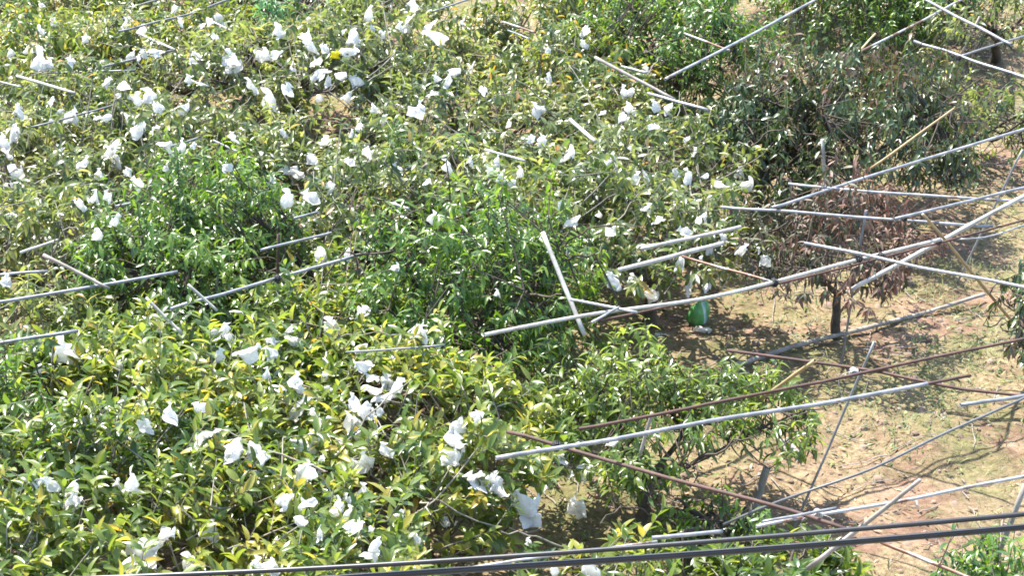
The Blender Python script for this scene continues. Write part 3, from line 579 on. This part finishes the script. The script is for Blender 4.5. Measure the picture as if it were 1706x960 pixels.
# ------------------------------------------------------------------ fruit bags
def bag_mesh(seed, kind):
    """a limp cloth pouch tied at the neck: flat seamed body with corners, flared mouth, folded and creased; about 1 high"""
    r_ = np.random.default_rng(seed); nu, nv = 30, 22
    u = np.linspace(0, 2*np.pi, nu, endpoint=False); v = np.linspace(0, 1, nv)
    Uu, Vv = np.meshgrid(u, v)
    wid = {'pouch': .40, 'long': .30, 'wide': .52, 'flap': .60}[kind]
    thick = {'pouch': .17, 'long': .10, 'wide': .12, 'flap': .04}[kind]
    nk = r_.uniform(.10, .22); nw = r_.uniform(.14, .38)
    prof = np.interp(v, [0, nk*.6, nk, nk+.14, .55, .9, 1], [nw+.28, nw+.14, nw, nw+.35, .92, 1.0, .95])
    cx, sx_ = np.cos(Uu), np.sin(Uu)
    x = wid*prof[:, None]*np.sign(cx)*np.abs(cx)**.75*(1+r_.uniform(-.25, .25)*np.sign(cx)*Vv)
    y = thick*np.interp(v, [0, nk, .5, .85, 1], [.5, .5, 1, .8, .12])[:, None]*sx_
    z = -Vv*1. - .12*np.abs(x/wid)**3*np.where(Vv > .7, (Vv-.7)/.3, 0)*r_.uniform(-1, 1.2)
    p = r_.uniform(0, 6.28, 6)
    y = y + thick*.5*np.sin(5*x/wid+p[0]+3*Vv)*np.sin(np.pi*Vv) + .05*np.sin(9*x/wid+p[1])*Vv
    x = x + .05*np.sin(7*Vv+p[2]) + .03*np.sin(15*Vv+p[3]); z = z + .05*np.sin(4*x/wid+p[4])*Vv
    V = np.stack([x, y, z+.5], -1).reshape(-1, 3)
    for f in range(r_.integers(3, 6)):                  # fold flaps of the cloth over at random lines
        nrm = norm(np.array([r_.normal(0, 1), r_.normal(0, .15), r_.normal(0, .7)])); off = r_.uniform(.05, .30)
        dd = V@nrm-off; side = dd > 0
        ax = norm(np.cross(nrm, [0, 1., .15])); an = r_.choice([-1, 1])*r_.uniform(.5, 1.7)
        an = an*np.clip(dd/.07, 0, 1)
        o_ = V-nrm*dd[:, None]; rel = nrm*dd[:, None]
        rot = rel*np.cos(an)[:, None] + np.cross(np.broadcast_to(ax, rel.shape), rel)*np.sin(an)[:, None]
        V = np.where(side[:, None], o_+rot, V)
    for _ in range(7):                                   # creases and dents
        d = norm(r_.normal(0, 1, 3)); ss = (V@d)*r_.uniform(5, 13)+r_.uniform(0, 6)
        a = (np.abs(((ss/np.pi) % 2)-1)-.5)*.075
        V = V + a[:, None]*norm(r_.normal(0, 1, 3))
    V = V + np.stack([r_.normal(0, .25)*(.5-V[:, 2])**1.5*1., r_.normal(0, .2)*(.5-V[:, 2]), 0*V[:, 2]], -1) if V[:, 2].max() < .5 else V
    b = np.arange(nu*nv).reshape(nv, nu)
    q_ = np.stack([b[:-1], np.roll(b, -1, 1)[:-1], np.roll(b, -1, 1)[1:], b[1:]], -1).reshape(-1, 4)
    V = np.concatenate([V, V[b[-1]].mean(0)[None]]); ci = len(V)-1
    t_ = np.stack([b[-1], np.roll(b[-1], -1), np.full(nu, ci)], -1)
    return make_mesh('fruit_bag', V, q_, t_, mats=[M['bag']], smooth=False)
KINDS_ = ['pouch', 'wide', 'long', 'flap']
BAGM = {k: [bag_mesh(11*i+7*j+3, k) for j in range(9)] for i, k in enumerate(KINDS_)}
ADJ = {'pouch': 'puffed', 'wide': 'crumpled', 'long': 'limp', 'flap': 'flattened'}
# crop origin (photo pixels), then x, y, width triples in the crop's own pixels (2.993 per photo pixel)
BAGS = [
 ((0, 0), '205 20 30,870 35 55,895 110 40,1090 85 75,630 125 65,710 150 50,205 155 60,1050 105 50,1075 175 40,1390 150 70,1540 95 35,1530 185 85,1550 240 70,1620 240 65,1570 310 65,1590 370 55,1150 290 85,1190 330 80,1325 270 65,1390 275 65,1290 265 45,1250 430 70,1340 500 90,1430 445 60,1690 380 60,960 300 45,990 410 55,740 470 75,680 495 65,610 430 50,785 535 60,900 545 55,940 530 55,650 590 60,690 640 70,710 265 40,200 290 90,240 310 50,145 250 50,60 260 40,350 300 40,90 545 55,370 570 65,300 560 40,270 620 55,540 590 45,90 650 65,10 700 70,30 760 60,100 860 60,60 840 50,45 930 50,575 730 55,540 770 65,490 870 50,580 800 50,850 720 65,690 910 60,640 860 55,1150 690 50,1590 490 35,1630 705 60,1550 790 50,1450 865 90,1130 830 50,1660 930 70,830 830 40,420 810 50,300 740 40,530 405 50'),
 ((570, 0), '345 30 65,130 65 65,325 110 85,285 140 60,440 130 65,195 170 50,490 190 75,50 190 75,80 220 60,45 265 65,610 110 50,1205 155 55,1200 220 40,1030 240 40,640 320 45,550 360 55,535 400 65,450 470 50,470 390 35,385 545 75,215 590 50,160 540 45,80 630 60,20 485 50,125 770 70,30 810 50,700 450 40,1030 395 55,975 530 60,1510 340 50,1395 455 55,1445 460 45,1440 535 70,1560 525 65,1630 540 55,1560 640 50,1300 565 40,1400 590 50,945 690 65,1000 700 55,1135 770 90,1340 800 85,640 800 50,520 840 75,890 860 55,845 905 40,790 900 50,775 800 50,735 840 40,1470 890 60,1510 870 50,1670 860 60,830 620 40,430 910 50'),
 ((1136, 0), '40 870 60,120 880 50,290 870 60,330 930 90,180 920 60'),
 ((0, 320), '390 55 75,475 30 65,540 20 60,490 215 65,570 150 65,240 235 35,1430 30 75,1540 30 75,30 440 50,310 780 120,355 830 70,200 880 40,1600 300 70,1620 330 60,1130 680 70,1080 700 60,1145 720 50,1340 740 85,1345 800 75,1260 790 75,1450 690 60,1460 740 60,1650 670 85,1330 910 65,1620 920 60,1470 940 60,1090 810 60,590 870 50'),
 ((570, 320), '30 310 50,85 600 95,385 710 95,450 125 55,500 130 40,270 380 50,770 510 40,1090 60 45,1140 150 60,1340 440 75,1540 520 85,1280 110 55,1520 90 60,1340 200 70,1510 270 50,1450 430 55,1700 340 70,95 870 65,140 930 65,215 945 75,245 820 50,205 680 40,1580 140 50'),
 ((1136, 320), '85 140 65,200 230 50,40 450 75,120 470 50,310 290 50,410 340 55,385 290 40,10 200 50,110 120 40'),
 ((0, 640), '195 490 50,245 500 65,370 525 95,345 610 85,390 580 60,850 150 85,990 120 75,720 210 65,1045 225 85,1190 290 95,1180 360 90,1250 320 85,1310 370 70,1530 120 95,1560 150 70,1600 75 65,1590 270 95,1480 300 60,1510 440 110,1450 590 110,1520 600 85,1490 680 85,1390 590 60,660 500 85,600 490 55,1050 730 95,800 750 110,700 840 130,660 890 85,940 890 85,1280 910 95,1370 910 100,1600 740 55,1690 600 60,1640 30 40,1410 20 45,10 930 50,1680 280 70,320 90 40,1490 10 55'),
 ((570, 640), '160 30 110,270 30 110,220 50 70,60 90 85,100 130 85,160 160 65,50 165 85,550 270 120,580 310 80,540 350 95,590 200 85,690 160 70,655 470 85,770 500 110,790 560 80,750 480 80,910 620 150,940 660 90,1130 440 100,1210 440 85,1170 610 110,1070 360 75,210 330 75,120 380 85,60 410 75,100 550 95,370 785 105,60 720 95,30 650 75,150 860 100,285 650 45,20 580 65,930 800 60,1240 910 120,1060 940 60,170 800 65,1340 300 50'),
]
rb = np.random.default_rng(21)
EXTRA = []                                               # the many small scraps of bag half buried in the leaves
for (x0, x1, y0, y1, n_) in ((0, 330, 30, 330, 18), (330, 700, 40, 330, 12), (960, 1220, 230, 430, 6), (440, 720, 560, 900, 8)):
    for _ in range(n_): EXTRA.append(f'{rb.uniform(x0, x1)*2.993:.0f} {rb.uniform(y0, y1)*2.993:.0f} {rb.uniform(30, 55):.0f}')
BAGS.append(((0, 0), ','.join(EXTRA)))
bag_rows = []
for (ox, oy), txt in BAGS:
    for tri in txt.split(','):
        a, b, w = (float(s) for s in tri.split())
        px, py = ox + a/2.9930, oy + b/2.9938
        d = ray(px, py); hit = None
        for t in np.arange(9, 40, .03):
            p = np.array([0, 0, CAM_H]) + d*t
            if p[2] < .25: break
            h, who = canopy(p[0], p[1])
            if who >= 0 and p[2] < h-.02: hit = (p+d*rb.uniform(0., .10), who); break
        if hit is None:                                  # hangs from an outer twig at the edge of the nearest crown
            p = at(px, py, .75)
            who = min(range(len(TREES)), key=lambda k: math.hypot(*(TREES[k]['c']-p[:2]))/TREES[k]['R']); hit = (p, who)
        p, who = hit
        if who >= NB:                                    # bags belong to the fruit trees: name the nearest of them
            who2 = min(range(NB), key=lambda k: math.hypot(*(TREES[k]['c']-p[:2]))/TREES[k]['R']); who = who2
        bag_rows.append(dict(px=px, py=py, w=w/2.993/scale_at(p), p=p, who=who))

print('bags', len(bag_rows))
for k, B in enumerate(bag_rows):
    kind = KINDS_[int(rb.choice(4, p=[.2, .32, .16, .32]))]
    me = BAGM[kind][int(rb.integers(9))]
    o = bpy.data.objects.new('fruit_bag', me); COL.objects.link(o)
    s = (1.12 if B['py'] > 470 else 1.12)*B['w']*{'pouch': 1.15, 'wide': .98, 'long': 1.3, 'flap': 1.12}[kind]
    o.location = B['p']; o.scale = (s*rb.uniform(.9, 1.15), s*rb.uniform(.9, 1.15), s*rb.uniform(.85, 1.1))
    tilt = .3 if kind in ('pouch', 'long') else .7
    o.rotation_euler = (rb.normal(0, tilt), rb.normal(0, tilt), rb.uniform(-.9, .9))
    B['kind'] = kind; B['o'] = o
ORD = ['first', 'second', 'third', 'fourth', 'fifth', 'sixth', 'seventh', 'eighth', 'ninth', 'tenth', 'eleventh', 'twelfth', 'thirteenth', 'fourteenth', 'fifteenth', 'sixteenth']
for w_ in range(NB):
    mine = sorted([B for B in bag_rows if B['who'] == w_], key=lambda B: B['py'])
    if not mine: continue
    rows = 1 if len(mine) <= 4 else min(5, (len(mine)+4)//5)
    names = {1: [''], 2: ['high', 'low'], 3: ['high', 'midway', 'low'], 4: ['at the top', 'upper middle', 'lower middle', 'at the bottom'], 5: ['at the top', 'high', 'midway', 'low', 'at the bottom']}[rows]
    for r_i, chunk in enumerate(np.array_split(np.array(mine, object), rows)):
        chunk = sorted(chunk, key=lambda B: B['px'])
        for k, B in enumerate(chunk):
            if len(chunk) == 1: pos = 'alone'
            elif k == 0: pos = 'leftmost'
            elif k == len(chunk)-1: pos = 'rightmost'
            else: pos = ORD[k]+' from left'
            lab = f"{ADJ[B['kind']]} white fruit bag {names[r_i]} on {SHORT[w_]}, {pos}".replace('  ', ' ')
            tag(B['o'], lab, 'fruit bag', 'white fruit bags in the trees')

# loose rubbish on the ground and the odd coloured bags
def loose(name, label, cat, px, py, w, mat, kind='wide', z=.06, rot=(1.2, .2, .3), seed=77, sc=(1, 1, 1), group=None):
    me = bag_mesh(seed, kind); me.materials.clear(); me.materials.append(M[mat]); p = at(px, py, z)
    o = link(name, me, p, rot=rot); s = w/scale_at(p); o.scale = (s*sc[0], s*sc[1], s*sc[2]); return tag(o, label, cat, group)
def green_bag_mat():
    m, n, l, b = new_mat('green_printed_sack')
    tc = n.new('ShaderNodeTexCoord'); sx = n.new('ShaderNodeSeparateXYZ'); l.new(tc.outputs['Object'], sx.inputs[0])
    r = ramp(n, [(.0, (.07, .24, .07)), (.5, (.10, .30, .09)), (.58, (.40, .52, .50)), (.64, (.18, .38, .36)), (.69, (.08, .27, .08))]); r.color_ramp.interpolation = 'CONSTANT'
    mp = n.new('ShaderNodeMath'); mp.operation = 'MULTIPLY_ADD'; mp.inputs[1].default_value = 3.2; mp.inputs[2].default_value = .5
    l.new(sx.outputs[0], mp.inputs[0]); l.new(mp.outputs[0], r.inputs[0]); l.new(r.outputs[0], b.inputs['Base Color']); b.inputs['Roughness'].default_value = .35
    return m
M['green'] = green_bag_mat()
def sack():
    nu, nv = 28, 20; u = np.linspace(0, 2*np.pi, nu, endpoint=False); v = np.linspace(0, 1, nv); U_, V_ = np.meshgrid(u, v)
    rr = np.interp(v, [0, .03, .12, .35, .6, .78, .86, .92, 1], [.02, .60, .86, 1., .88, .52, .20, .17, .34])[:, None]*(1+.10*np.sin(3*U_+2*V_)+.06*np.sin(5*U_-5*V_)+.05*np.sin(11*U_+4*V_)*V_)
    x = .095*rr*np.cos(U_)*1.1 + .04*V_**2; y = .08*rr*np.sin(U_); z = .26*V_ + .02*np.sin(2*U_+1)*V_
    b = np.arange(nu*nv).reshape(nv, nu); q_ = np.stack([b[:-1], np.roll(b, -1, 1)[:-1], np.roll(b, -1, 1)[1:], b[1:]], -1).reshape(-1, 4)
    p = at(1163, 540, 0); p[2] = float(gz(p[0], p[1]))-.01
    tag(link('sack', make_mesh('sack', np.stack([x, y, z], -1), q_, mats=[M['green']]), p, rot=(.12, -.1, .3)), 'bright green plastic sack standing on the ground under the pale pipe', 'sack')
sack()
loose('litter', 'white sheet of litter lying at the foot of the green sack', 'litter', 1166, 549, 34, 'bag', 'flap', .05, (1.35, .1, .2), 6)
loose('litter', 'small white scrap on dark soil left of the green sack', 'litter', 1100, 556, 22, 'bag', 'flap', .05, (1.3, .3, .5), 7)
loose('litter', 'white crumpled scraps on dry grass beside the leaning post', 'litter', 1327, 752, 42, 'bag', 'flap', .07, (1.2, .4, .2), 8)
loose('litter', 'white fallen bag lying in shade below the bag-laden tree', 'litter', 738, 874, 34, 'bag', 'wide', .06, (1.3, .1, .1), 9)
loose('litter', 'small white scrap on dry grass under the right end of the cables', 'litter', 1527, 843, 20, 'bag_old', 'flap', .05, (1.3, .2, .3), 12)
hy = None
for t in np.arange(9, 40, .03):
    p = np.array([0, 0, CAM_H]) + ray(562, 92)*t
    if p[2] < canopy(p[0], p[1])[0]: hy = p; break
if hy is None: hy = at(562, 92, 1.6)
me = bag_mesh(91, 'wide'); me.materials.clear(); me.materials.append(M['yellow_bag'])
o = link('yellow_bag', me, hy - ray(562, 92)*.08, rot=(.2, .3, .4)); o.scale = (.125, .125, .11); tag(o, 'bright yellow bag in the far tree right of the bare trunk', 'bag')

# ------------------------------------------------------------------ grass, straw and weeds on the ground
def blades(name, n, region, mat, L, W, lift, seed, dens, bend=.5, label=None, rows=4):
    r_ = np.random.default_rng(seed)
    x = np.where(r_.uniform(0, 1, n) < .75, r_.uniform(.2, region[1], n), r_.uniform(region[0], region[1], n)); y = r_.uniform(region[2], region[3], n)
    k = r_.uniform(0, 1, n) < dens(x, y); x, y = x[k], y[k]; n = len(x)
    ph = r_.uniform(0, 6.28, n); el = np.clip(r_.normal(lift, .25, n), .02, 1.45)
    D = np.stack([np.cos(ph)*np.cos(el), np.sin(ph)*np.cos(el), np.sin(el)], -1)
    N = np.stack([-np.cos(ph)*np.sin(el), -np.sin(ph)*np.sin(el), np.cos(el)], -1) + r_.normal(0, .25, (n, 3))
    P = np.stack([x, y, gz(x, y)+.004+r_.uniform(0, .02, n)], -1)
    Lf = L*r_.uniform(.45, 1.5, n); Wf = W*r_.uniform(.6, 1.4, n)
    V, Q, per = leaf_sheet(P, D, N, Lf, Wf, bend*r_.uniform(.2, 1.5, n), .2, rows=rows)
    tone = np.clip(r_.normal(.5, .22, n), 0, 1)
    o = link(name, make_mesh(name, V, Q, mats=[mat], attrs={'tone': np.repeat(tone, per)}))
    return tag(o, label, 'ground cover', kind='stuff')
M['straw'] = leaf_mat('dry_straw', [(0, (.05, .034, .022)), (.45, (.23, .17, .095)), (1, (.54, .44, .28))], rough=.7, trans=.1, back=(1, 1, 1))
M['grass'] = leaf_mat('short_green_grass', [(0, (.035, .060, .014)), (.6, (.105, .140, .034)), (1, (.30, .28, .09))], rough=.6, trans=.25, back=(1, 1, 1))
M['weed'] = leaf_mat('weed_green', [(0, (.035, .07, .014)), (.6, (.09, .145, .03)), (1, (.18, .23, .05))], rough=.5, trans=.3)
M['dead_leaf'] = leaf_mat('fallen_leaf_brown', [(0, (.06, .034, .02)), (.5, (.17, .105, .06)), (1, (.34, .24, .15))], rough=.7, trans=.1, back=(1, 1, 1))
REG = (-7.5, 8.5, 10.0, 29.5)
patch = lambda x, y, s, k, lo, hi: np.clip((fbm(x*k, y*k, s)-lo)/(hi-lo), 0, 1)
CG = np.zeros((160, 200)); CX = np.linspace(REG[0], REG[1], 160); CY = np.linspace(REG[2], REG[3], 200)   # where crowns stand overhead
gxx, gyy = np.meshgrid(CX, CY, indexing='ij')
for T in TREES: CG = np.maximum(CG, (envelope(T, gxx, gyy)[1] < 1.15)*1.)
def under(x, y):
    return CG[np.clip(((x-REG[0])/(REG[1]-REG[0])*159).astype(int), 0, 159), np.clip(((y-REG[2])/(REG[3]-REG[2])*199).astype(int), 0, 199)]
blades('dry_straw', 330000, REG, M['straw'], .115, .0058, .28, 1, lambda x, y: (.10+.90*patch(x, y, 31, 1.1, .36, .58))*(1-.7*under(x, y)), label='dry straw and cut stalks strewn over the soil', rows=2)
blades('grass', 130000, REG, M['grass'], .085, .0075, .75, 2, lambda x, y: (.06+.94*patch(x, y, 57, 1.0, .40, .55)*patch(x, y, 91, 4., .30, .55))*(1-.5*under(x, y)), label='short yellowish green grass growing in patches', rows=3)
blades('weeds', 26000, REG, M['weed'], .055, .019, .55, 3, lambda x, y: .02+.98*patch(x, y, 83, .9, .44, .62), label='low broad-leaved weeds in green patches', rows=3)
blades('fallen_leaves', 40000, REG, M['dead_leaf'], .06, .020, .15, 4, lambda x, y: (.04+.5*patch(x, y, 12, .8, .46, .64))*(.35+.65*under(x, y)), label='brown fallen leaves scattered on the ground', rows=3)

def twig_litter(n, seed):
    r_ = np.random.default_rng(seed); x = r_.uniform(-1, REG[1], n); y = r_.uniform(REG[2], REG[3], n); a = r_.uniform(0, 6.28, n); L = r_.uniform(.12, .55, n)
    t = np.linspace(-.5, .5, 5)[None]
    px_ = x[:, None]+np.cos(a)[:, None]*L[:, None]*t + r_.normal(0, .012, (n, 5)); py_ = y[:, None]+np.sin(a)[:, None]*L[:, None]*t + r_.normal(0, .012, (n, 5))
    P = np.stack([px_, py_, gz(px_, py_)+.012+np.abs(r_.normal(0, .012, (n, 5)))], -1)
    v, q_ = tubes(P, r_.uniform(.003, .007, (n, 1))*np.linspace(1, .6, 5)[None], 4)
    tag(link('twig_litter', make_mesh('twig_litter', v, q_, mats=[M['grey_wood']])), 'dead twigs and prunings lying on the ground', 'ground cover', kind='stuff')
twig_litter(900, 6)
def clods(n, seed):
    r_ = np.random.default_rng(seed); x = r_.uniform(0, REG[1], n); y = r_.uniform(REG[2], REG[3], n); rr = np.clip(r_.lognormal(-3.9, .45, n), .008, .06)
    ph = np.array([[0, 0, 1]]+[[math.cos(k*1.047+j*.5)*math.sin(th), math.sin(k*1.047+j*.5)*math.sin(th), math.cos(th)] for j, th in enumerate((.8, 1.6)) for k in range(6)])
    V = np.stack([x, y, gz(x, y)], -1)[:, None] + ph[None]*rr[:, None, None]*r_.uniform(.65, 1.25, (n, 13, 1))*np.array([1.2, 1, .75])
    T1 = [[0, 1+k, 1+(k+1) % 6] for k in range(6)]; Q1 = [[1+k, 7+k, 7+(k+1) % 6, 1+(k+1) % 6] for k in range(6)]
    o = np.arange(n)[:, None, None]*13
    tag(link('soil_clods', make_mesh('soil_clods', V, (np.array(Q1)[None]+o).reshape(-1, 4), (np.array(T1)[None]+o).reshape(-1, 3), mats=[M['clod']], smooth=False)), 'small clods of dry soil and stones on the ground', 'ground cover', kind='stuff')
M['clod'] = noise_mat('dry_clod', [(.3, (.09, .058, .04)), (.7, (.26, .19, .14))], scale=3, rough=.95, bump=.3)
clods(3500, 8)
